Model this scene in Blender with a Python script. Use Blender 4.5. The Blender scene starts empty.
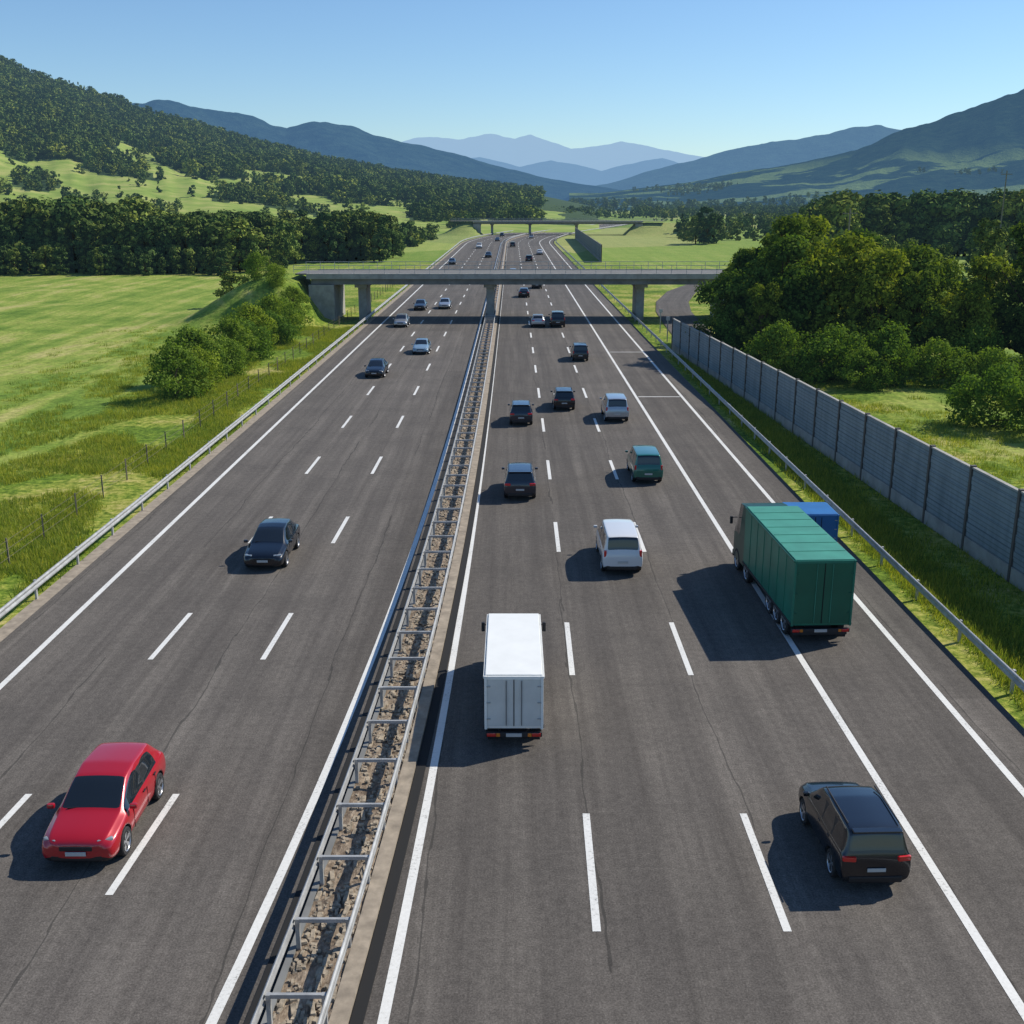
import bpy, bmesh, math, random
import numpy as np
from mathutils import Vector, noise
from math import radians, sin, cos, pi, exp, tan
random.seed(7); rng=np.random.default_rng(7)
S=bpy.context.scene
# ------------------------------------------------------------------ helpers
def sm(t):
    t=max(0.0,min(1.0,t)); return t*t*(3-2*t)
def link(o,parent=None):
    S.collection.objects.link(o)
    if parent: o.parent=parent
    return o
def mkobj(name,verts,faces,mats=(),parent=None,midx=None,smooth=False,uvs=None):
    me=bpy.data.meshes.new(name); me.from_pydata(verts,[],faces)
    for m in mats: me.materials.append(m)
    if midx is not None: me.polygons.foreach_set('material_index',midx)
    if smooth: me.polygons.foreach_set('use_smooth',[True]*len(me.polygons))
    if uvs is not None:
        uv=me.uv_layers.new(name='UVMap'); 
        li=np.zeros(len(me.loops),dtype=np.int32); me.loops.foreach_get('vertex_index',li)
        uv.data.foreach_set('uv',np.array(uvs,dtype=np.float32)[li].ravel())
    me.update()
    return link(bpy.data.objects.new(name,me),parent)
def empty(name,loc=(0,0,0),rz=0,sc=(1,1,1)):
    e=bpy.data.objects.new(name,None); e.empty_display_size=.3; e.location=loc; e.rotation_euler=(0,0,rz); e.scale=sc
    return link(e)
class N:
    def __init__(s,mat):
        s.nt=mat.node_tree; s.n=s.nt.nodes
    def add(s,t,**k):
        x=s.n.new(t)
        for a,b in k.items(): setattr(x,a,b)
        return x
    def l(s,a,b): s.nt.links.new(a,b)
    def math(s,op,a,b=None,clamp=False):
        m=s.n.new('ShaderNodeMath'); m.operation=op; m.use_clamp=clamp
        for i,v in enumerate((a,b)):
            if v is None: continue
            if isinstance(v,(int,float)): m.inputs[i].default_value=v
            else: s.l(v,m.inputs[i])
        return m.outputs[0]
    def ramp(s,fac,stops):
        r=s.n.new('ShaderNodeValToRGB'); e=r.color_ramp.elements
        while len(e)<len(stops): e.new(.5)
        for i,(p,c) in enumerate(stops):
            e[i].position=p; e[i].color=(c[0],c[1],c[2],1) if not isinstance(c,(int,float)) else (c,c,c,1)
        s.l(fac,r.inputs[0]); return r.outputs[0]
    def mix(s,fac,a,b,bt='MIX'):
        m=s.n.new('ShaderNodeMix'); m.data_type='RGBA'; m.blend_type=bt
        for sock,v in ((m.inputs[0],fac),(m.inputs[6],a),(m.inputs[7],b)):
            if isinstance(v,(int,float)): sock.default_value=v
            elif isinstance(v,tuple): sock.default_value=(v[0],v[1],v[2],1)
            else: s.l(v,sock)
        return m.outputs[2]
    def mapping(s,vec,sc,rot=(0,0,0)):
        m=s.n.new('ShaderNodeMapping'); m.inputs['Scale'].default_value=sc; m.inputs['Rotation'].default_value=rot; s.l(vec,m.inputs[0]); return m.outputs[0]
    def noise(s,vec,scale,detail=4,rough=.55,out=0):
        t=s.add('ShaderNodeTexNoise'); t.inputs['Scale'].default_value=scale; t.inputs['Detail'].default_value=detail; t.inputs['Roughness'].default_value=rough
        if vec is not None: s.l(vec,t.inputs['Vector'])
        return t.outputs[out]
def newmat(name):
    m=bpy.data.materials.new(name); m.use_nodes=True; n=N(m)
    b=m.node_tree.nodes['Principled BSDF']; o=m.node_tree.nodes['Material Output']
    return m,n,b,o
def simple(name,col,rough=.5,metal=0,coat=0,var=0,vscale=5,bump=0):
    m,n,b,o=newmat(name)
    b.inputs['Base Color'].default_value=(*col,1); b.inputs['Roughness'].default_value=rough; b.inputs['Metallic'].default_value=metal
    b.inputs['Coat Weight'].default_value=coat; b.inputs['Coat Roughness'].default_value=.04
    if var or bump:
        tc=n.add('ShaderNodeTexCoord'); f=n.noise(tc.outputs['Object'],vscale,5,.6)
        if var:
            c=n.mix(n.math('MULTIPLY',n.math('SUBTRACT',f,.3,True),2.0,True),tuple(x*(1-var) for x in col),tuple(min(1,x*(1+var)) for x in col)); n.l(c,b.inputs['Base Color'])
        if bump:
            bn=n.add('ShaderNodeBump'); bn.inputs['Strength'].default_value=bump; bn.inputs['Distance'].default_value=.02; n.l(f,bn.inputs['Height']); n.l(bn.outputs[0],b.inputs['Normal'])
    return m
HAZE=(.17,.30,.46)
def add_haze(n,o,shader,L=8000):  # aerial haze painted into the material as emission, stronger away from the origin
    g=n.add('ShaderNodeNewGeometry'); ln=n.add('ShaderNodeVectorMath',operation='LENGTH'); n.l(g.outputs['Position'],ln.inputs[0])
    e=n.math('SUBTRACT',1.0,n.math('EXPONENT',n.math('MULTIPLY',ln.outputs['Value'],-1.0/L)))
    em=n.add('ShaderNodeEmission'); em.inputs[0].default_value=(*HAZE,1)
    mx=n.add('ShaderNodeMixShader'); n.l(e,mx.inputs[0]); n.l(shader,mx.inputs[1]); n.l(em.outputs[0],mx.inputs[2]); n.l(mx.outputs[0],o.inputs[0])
# ------------------------------------------------------------------ materials
steel=simple('galvanised_steel',(.42,.42,.41),.5,.25,var=.3,vscale=3)
concrete=simple('concrete',(.36,.345,.31),.85,var=.25,vscale=1.3,bump=.3)
concrete_dk=simple('concrete_dark',(.20,.20,.19),.85,var=.3,vscale=.8,bump=.3)
concrete_beige=simple('concrete_beige',(.32,.265,.20),.9,var=.35,vscale=3,bump=.5)
rubber=simple('tyre_rubber',(.018,.018,.019),.8)
blacktrim=simple('black_trim',(.015,.015,.017),.5)
arch=simple('wheel_arch',(.01,.01,.01),.9)
glassm=simple('car_glass',(.010,.014,.018),.03,0,.8)
rimm=simple('wheel_rim',(.45,.46,.48),.3,.8)
redl=simple('tail_lamp',(.60,.01,.01),.2,0,1)
headl=simple('head_lamp',(.30,.33,.35),.08,.2,1)
platem=simple('number_plate',(.50,.50,.48),.4)
amber=simple('amber_lamp',(.7,.2,.02),.3)
chassis=simple('chassis_steel',(.03,.03,.033),.6,.2)
def paint(name,c,metal=.2,rough=.28,coat=1.0): return simple(name,c,rough,metal,coat)
P_red=paint('paint_red',(.42,.006,.016),.15); P_black=paint('paint_black',(.003,.005,.010),0,.25,.7); P_grey=paint('paint_grey',(.010,.014,.019),.1)
P_white=paint('paint_white',(.68,.68,.67),0); P_silver=paint('paint_silver',(.42,.44,.46),.6); P_teal=paint('paint_teal',(.006,.13,.09)); P_blue=paint('paint_dark_blue',(.005,.010,.024),0); P_sky=paint('paint_light_blue',(.22,.33,.42))
box_white=simple('box_panel_white',(.82,.82,.78),.4,var=.06,vscale=1.2); box_white_d=simple('box_door_white',(.62,.62,.59),.45,var=.12,vscale=1.5); doorgap_w=simple('door_seal',(.12,.12,.12),.7)
box_green=simple('tarpaulin_green',(.012,.17,.11),.42,var=.2,vscale=1.3,bump=.25); box_green_r=simple('roof_green',(.05,.27,.19),.5,var=.2,vscale=.8,bump=.25)
box_green_d=simple('door_green',(.006,.11,.065),.4,var=.15,vscale=1); box_blue=simple('tarpaulin_blue',(.015,.14,.38),.5,var=.15,vscale=1)
def asphalt():
    m,n,b,o=newmat('asphalt'); uv=n.add('ShaderNodeUVMap').outputs[0]
    sp=n.add('ShaderNodeSeparateXYZ'); n.l(uv,sp.inputs[0])
    fine=n.noise(uv,24,3,.85); mid=n.noise(uv,.30,5,.7); gr=n.noise(uv,4.5,4,.8)
    streak=n.noise(n.mapping(uv,(1.3,.03,1)),1.8,5,.7)
    tr=n.math('ADD',n.math('MULTIPLY',n.math('COSINE',n.math('MULTIPLY',n.math('ADD',sp.outputs[0],.9),2*pi/1.85)),.5),.5)
    col=n.ramp(streak,[(.28,(.094,.083,.073)),(.5,(.136,.121,.106)),(.75,(.186,.166,.145))])
    col=n.mix(n.math('MULTIPLY',tr,.34),col,(.082,.073,.066))
    col=n.mix(n.math('MULTIPLY',n.math('SUBTRACT',mid,.44,True),2.2,True),col,(.085,.076,.068))
    col=n.mix(1.0,col,n.ramp(fine,[(.3,.50),(.52,1.0),(.72,1.6)]),'MULTIPLY')
    col=n.mix(1.0,col,n.ramp(gr,[(.3,.78),(.5,1.0),(.7,1.22)]),'MULTIPLY')
    m2=n.mapping(uv,(1,.12,1)); wob=n.noise(m2,.8,4,.7)
    sx=n.math('ADD',sp.outputs[0],n.math('MULTIPLY',n.math('SUBTRACT',wob,.5),.9))
    d=n.math('ABSOLUTE',n.math('SUBTRACT',n.math('FRACT',n.math('DIVIDE',sx,3.71)),.5))
    seam=n.math('LESS_THAN',d,.006); pres=n.math('GREATER_THAN',n.noise(m2,.33,2),.45)
    col=n.mix(n.math('MULTIPLY',n.math('MULTIPLY',seam,pres),.6),col,(.04,.038,.034))
    br=n.add('ShaderNodeTexBrick'); br.inputs['Scale'].default_value=1; br.inputs['Mortar Size'].default_value=0; br.inputs['Brick Width'].default_value=47; br.inputs['Row Height'].default_value=3.72; br.inputs['Color1'].default_value=(.80,.80,.80,1); br.inputs['Color2'].default_value=(1.12,1.12,1.12,1); br.offset=.37
    cx=n.add('ShaderNodeCombineXYZ'); n.l(sp.outputs[1],cx.inputs[0]); n.l(n.math('ADD',sp.outputs[0],1.95),cx.inputs[1]); n.l(cx.outputs[0],br.inputs['Vector'])
    col=n.mix(.6,col,n.mix(1.0,col,br.outputs['Color'],'MULTIPLY'))
    n.l(col,b.inputs['Base Color']); b.inputs['Roughness'].default_value=.88; b.inputs['Specular IOR Level'].default_value=.15
    bn=n.add('ShaderNodeBump'); bn.inputs['Strength'].default_value=.4; bn.inputs['Distance'].default_value=.01; n.l(fine,bn.inputs['Height']); n.l(bn.outputs[0],b.inputs['Normal'])
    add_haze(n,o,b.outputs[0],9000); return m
M_asph=asphalt()
def linepaint():
    m,n,b,o=newmat('road_marking_paint'); g=n.add('ShaderNodeNewGeometry')
    f=n.noise(g.outputs['Position'],14,4,.7); f2=n.noise(g.outputs['Position'],.7,3)
    c=n.ramp(n.math('ADD',n.math('MULTIPLY',f,.7),n.math('MULTIPLY',f2,.3)),[(.33,(.26,.25,.23)),(.44,(.66,.65,.61)),(.7,(.78,.77,.73))])
    n.l(c,b.inputs['Base Color']); b.inputs['Roughness'].default_value=.6; return m
M_line=linepaint()
def rubble():
    m,n,b,o=newmat('median_rubble'); g=n.add('ShaderNodeNewGeometry')
    v=n.noise(n.mapping(g.outputs['Position'],(1.5,.7,1)),5,6,.75)
    c=n.ramp(v,[(.3,(.06,.042,.03)),(.45,(.17,.125,.085)),(.6,(.32,.25,.18)),(.75,(.46,.39,.31))])
    n.l(c,b.inputs['Base Color']); b.inputs['Roughness'].default_value=.95
    bn=n.add('ShaderNodeBump'); bn.inputs['Strength'].default_value=.8; bn.inputs['Distance'].default_value=.06; n.l(v,bn.inputs['Height']); n.l(bn.outputs[0],b.inputs['Normal']); return m
M_rub=rubble()
def patchcol(n,pos,field):
    vo=n.add('ShaderNodeTexVoronoi'); vo.inputs['Scale'].default_value=1/110.; n.l(n.mapping(pos,(1,.5,1),(0,0,.35)),vo.inputs['Vector'])
    s3=n.add('ShaderNodeSeparateColor'); n.l(vo.outputs['Color'],s3.inputs[0])
    patch=n.ramp(s3.outputs[0],[(0,(.08,.15,.03)),(.3,(.17,.26,.045)),(.55,(.26,.33,.07)),(.8,(.40,.39,.15)),(1,(.12,.20,.04))])
    return n.mix(.25,patch,field)
def groundmat():
    m,n,b,o=newmat('meadow_and_fields'); g=n.add('ShaderNodeNewGeometry'); pos=g.outputs['Position']
    sp=n.add('ShaderNodeSeparateXYZ'); n.l(pos,sp.inputs[0]); X=sp.outputs[0]; Y=sp.outputs[1]
    fine=n.noise(pos,2.5,4,.75); mid=n.noise(pos,.12,5,.7); big=n.noise(pos,.03,4,.6)
    stre=n.noise(n.mapping(pos,(.40,.016,1),(0,0,.22)),1,5,.7)
    field=n.ramp(n.math('ADD',n.math('MULTIPLY',mid,.5),n.math('MULTIPLY',stre,.5)),[(.38,(.105,.180,.024)),(.46,(.170,.250,.038)),(.53,(.265,.315,.062)),(.62,(.40,.37,.13))])
    verge=n.ramp(n.math('ADD',n.math('MULTIPLY',mid,.65),n.math('MULTIPLY',fine,.35)),[(.38,(.070,.130,.014)),(.48,(.140,.210,.022)),(.54,(.27,.29,.05)),(.64,(.42,.34,.14))])
    ax=n.math('ABSOLUTE',X); wob=n.math('MULTIPLY',n.math('SUBTRACT',big,.5),16.0)
    fv=n.math('MULTIPLY',n.math('SUBTRACT',n.math('ADD',ax,wob),25.0),.3,True)
    near=n.mix(fv,verge,field)
    fy=n.math('MULTIPLY',n.math('SUBTRACT',Y,230.0),.02,True)
    col=n.mix(fy,near,patchcol(n,pos,field))
    col=n.mix(1.0,col,n.ramp(fine,[(.3,.56),(.5,1.0),(.7,1.38)]),'MULTIPLY')
    n.l(col,b.inputs['Base Color']); b.inputs['Roughness'].default_value=.95; b.inputs['Specular IOR Level'].default_value=.1
    bn=n.add('ShaderNodeBump'); bn.inputs['Strength'].default_value=.5; bn.inputs['Distance'].default_value=.2; n.l(fine,bn.inputs['Height']); n.l(bn.outputs[0],b.inputs['Normal'])
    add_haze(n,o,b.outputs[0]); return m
M_ground=groundmat()
def hillmat():
    m,n,b,o=newmat('forest_floor_and_meadow'); g=n.add('ShaderNodeNewGeometry'); pos=g.outputs['Position']; at=n.add('ShaderNodeAttribute',attribute_name='meadow')
    f=n.noise(pos,.05,5,.6); fld=n.ramp(f,[(.35,(.18,.26,.045)),(.5,(.25,.32,.065)),(.65,(.36,.37,.11))]); fo=n.ramp(n.noise(pos,.15,4,.7),[(.35,(.025,.05,.015)),(.65,(.06,.095,.025))])
    edge=n.math('ADD',at.outputs['Fac'],n.math('MULTIPLY',n.math('SUBTRACT',f,.5),.5))
    col=n.mix(n.math('MULTIPLY',n.math('SUBTRACT',edge,.4),6,True),fo,fld); n.l(col,b.inputs['Base Color']); b.inputs['Roughness'].default_value=.95; b.inputs['Specular IOR Level'].default_value=.1
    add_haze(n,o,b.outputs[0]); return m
M_hill=hillmat()
def leafmat(name,dark,light,tr=.3):
    m,n,b,o=newmat(name); at=n.add('ShaderNodeAttribute',attribute_name='shade'); oi=n.add('ShaderNodeObjectInfo')
    c=n.ramp(at.outputs['Fac'],[(0,dark),(.55,tuple((a+b_)/2 for a,b_ in zip(dark,light))),(1,light)])
    c=n.mix(1.0,c,n.ramp(oi.outputs['Random'],[(0,(.6,.72,.8)),(.5,(1,1,1)),(1,(1.5,1.25,.9))]),'MULTIPLY')
    df=n.add('ShaderNodeBsdfDiffuse'); n.l(c,df.inputs[0]); out=df.outputs[0]
    if tr:
        tl=n.add('ShaderNodeBsdfTranslucent'); mx=n.add('ShaderNodeMixShader'); mx.inputs[0].default_value=tr
        n.l(n.mix(1.0,c,(1.5,1.6,.5),'MULTIPLY'),tl.inputs[0]); n.l(out,mx.inputs[1]); n.l(tl.outputs[0],mx.inputs[2]); out=mx.outputs[0]
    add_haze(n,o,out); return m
M_leaf=leafmat('leaves',(.055,.095,.016),(.22,.285,.05)); M_leafd=leafmat('leaves_dark',(.035,.072,.016),(.15,.21,.04)); M_shrub=leafmat('shrub_leaves',(.06,.115,.016),(.23,.31,.05))
M_far=leafmat('far_leaves',(.07,.115,.025),(.23,.29,.065),0); M_fard=leafmat('far_leaves_dark',(.045,.08,.022),(.15,.20,.05),0)
M_grass=leafmat('grass_blades',(.13,.19,.02),(.33,.35,.08),.35)
M_bark=simple('bark',(.09,.07,.05),.9)
# ------------------------------------------------------------------ layout functions
def c(y): return 70*sm((y-375)/430)-330*sm((y-690)/620)
def w(y): return min(1.25,exp(-(y-16.3)/20))
XL=lambda y:-3.75-1.6*w(y)
XR=lambda y:-1.55-.75*w(y)
XM=lambda y:-2.62-1.15*w(y)
YS=[-12+3*i for i in range(34)]+[95+6*i for i in range(34)]+[300+12*i for i in range(110)]
def strip(name,fa,fb,z,mat,ys=YS,parent=None):
    fa=fa if callable(fa) else (lambda y,a=fa:a); fb=fb if callable(fb) else (lambda y,a=fb:a)
    v=[];uv=[];f=[]
    for y in ys:
        a,b_=fa(y),fb(y); v+=[(a+c(y),y,z),(b_+c(y),y,z)]; uv+=[(a,y),(b_,y)]
    for i in range(len(ys)-1): f.append((2*i,2*i+1,2*i+3,2*i+2))
    return mkobj(name,v,f,[mat],parent,uvs=uv)
# ------------------------------------------------------------------ terrain
def emb(x,y):
    z=0
    for yc,hh,xl,xr in ((138,5.3,-23.5,29.5),(478,5.2,-24,40)):
        fy=1-sm((abs(y-yc)-5)/8)
        xx=x-c(yc)
        fx=sm((xl+2-xx)/5)*(1-sm((-xx-29)/13)) if xx<0 else sm((xx-xr+3)/6)*(1-sm((xx-60)/30))
        z=max(z,hh*fx*fy)
    return z
def tz(x,y):
    d=abs(x-c(y)); k=sm((d-26)/60)
    z=-.05+emb(x,y)+k*(1.6*noise.noise((x*.012,y*.012,3))+.5*noise.noise((x*.05,y*.05,1)))*min(1,y/150+.3)
    return z
def grid(name,xs,ys,fz,mat):
    v=[(x,y,fz(x,y)) for y in ys for x in xs]; nx=len(xs)
    f=[(j*nx+i,j*nx+i+1,(j+1)*nx+i+1,(j+1)*nx+i) for j in range(len(ys)-1) for i in range(nx-1)]
    return mkobj(name,v,f,[mat],smooth=True)
pos=[1.5*i for i in range(28)]+[42+5*i for i in range(1,33)]
g_=pos[-1]
while g_<9000: g_*=1.12; pos.append(g_)
xs=[-p for p in pos[:0:-1]]+pos
ys=[-60+5*i for i in range(24)]+[60+2*i for i in range(60)]+[180+8*i for i in range(45)]
g_=ys[-1]
while g_<14000: g_*=1.06; ys.append(g_)
grid('ground',xs,ys,tz,M_ground)
strip('motorway_road',-17.0,14.2,.0,M_asph)
strip('gravel_shoulder',-17.5,-16.95,.006,concrete_beige)
# side road under the right span of the bridge
SR=[(19.3,110),(19.8,122),(20.4,134),(21.2,146),(23,160),(27,178),(35,200),(50,224),(75,246),(120,262),(200,270)]
v=[];uv=[];f=[]; acc=0
for i,(x,y) in enumerate(SR):
    a=SR[max(0,i-1)]; b_=SR[min(len(SR)-1,i+1)]; t=Vector((b_[0]-a[0],b_[1]-a[1])).normalized(); nx_,ny_=t.y,-t.x
    if i: acc+=math.dist(SR[i],SR[i-1])
    for s in (-1,1): v.append((x+nx_*2.3*s,y+ny_*2.3*s,max(.02,tz(x,y)+.10) if y>150 else .02)); uv.append((s*2.3,acc))
for i in range(len(SR)-1): f.append((2*i,2*i+1,2*i+3,2*i+2))
mkobj('side_road',v,f,[M_asph],uvs=uv)
lines=empty('road_markings')
lw=.10
for nm,fx in (('edge_line_1',lambda y:-15.4),('edge_line_2',XL),('edge_line_3',XR),('edge_line_4',lambda y:9.23),('edge_line_5',lambda y:12.65)):
    strip(nm,(lambda y,fx=fx:fx(y)-lw),(lambda y,fx=fx:fx(y)+lw),.008,M_line,parent=lines)
v=[];f=[]
def dash(fx,y0,y1,hw=.085,z=.008):
    k=len(v); a,b_=fx(y0)+c(y0),fx(y1)+c(y1); v.extend([(a-hw,y0,z),(a+hw,y0,z),(b_+hw,y1,z),(b_-hw,y1,z)]); f.append((k,k+1,k+2,k+3))
for i in range(-2,75):
    for fx in (lambda y:2.05-.4*w(y),lambda y:5.52):
        y=18.9+12.35*i; dash(fx,y,y+4.4)
    for fx in (lambda y:-10.8-1.65*w(y),lambda y:-7.3-1.45*w(y)):
        y=20.1+12.35*i; dash(fx,y,y+4.1)
for y in (81,106):
    k=len(v); v+=[(9.4,y,.008),(12.5,y,.008),(12.5,y+.2,.008),(9.4,y+.2,.008)]; f.append((k,k+1,k+2,k+3))
mkobj('lane_dashes',v,f,[M_line],lines)
# median
med=empty('road_median')
MY=[-12+1.5*i for i in range(60)]+[80+6*i for i in range(120)]
def raised(name,fa,fb,h,mat,ys,parent):
    v=[];f=[]
    for y in ys:
        a,b_=fa(y)+c(y),fb(y)+c(y); v+=[(a,y,0.001),(a,y,h),(b_,y,h),(b_,y,.001)]
    for i in range(len(ys)-1):
        for j in range(3): f.append((4*i+j,4*i+j+1,4*i+j+5,4*i+j+4))
    f.append((0,1,2,3)); return mkobj(name,v,f,[mat],parent)
raised('kerb_left',lambda y:XM(y)-.66,lambda y:XM(y)-.53,.12,concrete_dk,MY,med)
raised('kerb_right',lambda y:XM(y)+.53,lambda y:XM(y)+.86,.12,concrete_beige,MY,med)
raised('drain_channel',lambda y:XM(y)+.88,lambda y:XM(y)+1.12,.03,arch,MY,med)
raised('rail_shadow_strip',lambda y:XM(y)-1.0,lambda y:XM(y)-.68,.02,arch,MY,med)  # black strip laid in as the left rail's shadow on the asphalt
v=[];f=[];RY=[-12+.25*i for i in range(480)]; nx=8
for y in RY:
    for i in range(nx):
        x=XM(y)-.528+1.056*i/(nx-1); v.append((x+c(y),y,.05+.10*max(0,noise.fractal((x*3,y*2,0),1,2,4)+.25)))
f=[(j*nx+i,j*nx+i+1,(j+1)*nx+i+1,(j+1)*nx+i) for j in range(len(RY)-1) for i in range(nx-1)]
mkobj('rubble_fill',v,f,[M_rub],med)
strip('rubble_fill_far',lambda y:XM(y)-.528,lambda y:XM(y)+.528,.07,M_rub,[107+10*i for i in range(80)],med)
v=[];f=[]
for i in range(5200):
    y=-2+110*random.random()**1.5; x=XM(y)+random.uniform(-.48,.48); s=random.uniform(.02,.06); L=s*random.choice((1,1,1.5,3.5)); a=random.uniform(0,pi) if L<2*s else random.uniform(-.3,.3)+pi/2
    k=len(v); ca,sa=cos(a),sin(a); z=.08+random.uniform(0,.05)
    for dx,dy,dz in ((-1,-1,-1),(1,-1,-1),(1,1,-1),(-1,1,-1),(-.7,-.8,.6),(.8,-.7,.6),(.7,.8,.5),(-.8,.7,.7)):
        X_,Y_=dx*L,dy*s; v.append((x+X_*ca-Y_*sa,y+X_*sa+Y_*ca,z+dz*s*.6))
    f+=[(k+4,k+5,k+6,k+7),(k,k+1,k+5,k+4),(k+1,k+2,k+6,k+5),(k+2,k+3,k+7,k+6),(k+3,k,k+4,k+7)]
stone=simple('rubble_stone',(.34,.28,.205),.9,var=.6,vscale=6)
mkobj('rubble_stones',v,f,[stone],med)
# ------------------------------------------------------------------ guard rails
PROF=[(0,.46),(.055,.50),(.055,.56),(.005,.60),(.005,.63),(.055,.67),(.055,.73),(0,.77)]
def boxv(v,f,cx,cy,cz,sx,sy,sz,rz=0):
    k=len(v); ca,sa=cos(rz),sin(rz)
    for dz in (-.5,.5):
        for dx,dy in ((-.5,-.5),(.5,-.5),(.5,.5),(-.5,.5)):
            a,b_=dx*sx,dy*sy; v.append((cx+a*ca-b_*sa,cy+a*sa+b_*ca,cz+dz*sz))
    f+=[(k,k+3,k+2,k+1),(k+4,k+5,k+6,k+7),(k,k+1,k+5,k+4),(k+1,k+2,k+6,k+5),(k+2,k+3,k+7,k+6),(k+3,k,k+4,k+7)]
def beam(name,fx,side,ys,parent,prof=PROF):
    v=[];f=[];n=len(prof)
    for y in ys:
        for px,pz in prof: v.append((fx(y)+side*px+c(y),y,pz))
    for i in range(len(ys)-1):
        for j in range(n-1): f.append((i*n+j,i*n+j+1,(i+1)*n+j+1,(i+1)*n+j))
    o=mkobj(name,v,f,[steel],parent,smooth=True)
    m=o.modifiers.new('t','SOLIDIFY'); m.thickness=.012; return o
GY=[-12+2*i for i in range(60)]+[108+6*i for i in range(130)]
def rail(fx,side,y1=800,step=4.0):
    e=empty('guard_rail'); beam('beam',fx,side,[y for y in GY if y<y1],e)
    v=[];f=[];y=-10
    while y<min(y1,420):
        boxv(v,f,fx(y)-side*.10+c(y),y,.36,.07,.12,.76); boxv(v,f,fx(y)-side*.035+c(y),y,.62,.07,.1,.16); y+=step
    mkobj('posts',v,f,[steel],e); return e
rail(lambda y:-17.35,1); rail(lambda y:14.75,-1)
e=empty('median_barrier')
PM=[(0,.56),(.045,.60),(.045,.65),(.005,.68),(.045,.71),(.045,.76),(0,.80)]
beam('beam_left',lambda y:XM(y)-.55,-1,GY,e,PM); beam('beam_right',lambda y:XM(y)+.55,1,GY,e,PM)
v=[];f=[];y=-9
while y<420:
    for s in (-1,1): boxv(v,f,XM(y)+s*.49+c(y),y,.38,.08,.09,.74)
    boxv(v,f,XM(y)+c(y),y,.71,.90,.065,.08)
    y+=2.1 if y<150 else 4.2
mkobj('posts_and_crossbars',v,f,[steel],e)
fe=empty('wire_fence'); v=[];f=[]; FX=lambda y:-20.2
y=14
wood=simple('fence_post_wood',(.16,.14,.10),.9)
while y<210: boxv(v,f,FX(y)+random.uniform(-.05,.05),y,.5,.06,.06,1.2,random.random()); y+=3.5
mkobj('posts',v,f,[wood],fe); v=[];f=[]
for z in (.3,.65,1.0): boxv(v,f,FX(0),112,z,.010,196,.010)
mkobj('wires',v,f,[wood],fe)
# ------------------------------------------------------------------ noise barrier
def panelmat():
    m,n,b,o=newmat('barrier_panel'); g=n.add('ShaderNodeNewGeometry')
    f1=n.noise(g.outputs['Position'],.6,5,.6); f2=n.noise(n.mapping(g.outputs['Position'],(3,3,.25)),1,4)
    sp=n.add('ShaderNodeSeparateXYZ'); n.l(g.outputs['Position'],sp.inputs[0])
    cc=n.ramp(n.math('ADD',n.math('MULTIPLY',f1,.5),n.math('MULTIPLY',f2,.5)),[(.3,(.14,.18,.20)),(.7,(.28,.33,.355))])
    fr=n.math('FRACT',n.math('MULTIPLY',sp.outputs[2],5.0)); cc=n.mix(n.math('MULTIPLY',n.math('LESS_THAN',fr,.22),.5),cc,(.06,.075,.085))
    n.l(cc,b.inputs['Base Color']); b.inputs['Roughness'].default_value=.6; return m
M_pan=panelmat(); M_post=simple('barrier_post',(.10,.085,.075),.6)
def barrier(p0,p1,H0,H1,step=4.0):
    e=empty('noise_barrier'); d=Vector((p1[0]-p0[0],p1[1]-p0[1])); L=d.length; d.normalize(); n=int(L/step); a=math.atan2(d.y,d.x)-pi/2
    pv=[];pf=[];bv=[];bf=[];qv=[];qf=[];cv=[];cf=[]
    for i in range(n+1):
        t=i/n; x=p0[0]+(p1[0]-p0[0])*t; y=p0[1]+(p1[1]-p0[1])*t; H=H0+(H1-H0)*t
        boxv(pv,pf,x,y,H/2+.03,.22,.16,H+.12,a)
        if i<n:
            x2=x+d.x*L/n/2; y2=y+d.y*L/n/2; Hm=H0+(H1-H0)*(t+.5/n); ln=L/n-.165
            boxv(bv,bf,x2,y2,.28,.16,ln,.62,a)
            nr=9; hh=(Hm-.66)/nr
            for r in range(nr): boxv(qv,qf,x2,y2,.6+hh*(r+.5),.12 if r%2 else .07,ln,hh-.003,a)
            boxv(cv,cf,x2,y2,Hm-.02,.17,ln,.07,a)
    mkobj('posts',pv,pf,[M_post],e); mkobj('plinth',bv,bf,[concrete],e); mkobj('panels',qv,qf,[M_pan],e); mkobj('capping',cv,cf,[concrete],e)
barrier((20.4,16),(15.7,108),3.75,3.0)
barrier((21,265),(24,430),4,4,6)
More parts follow.
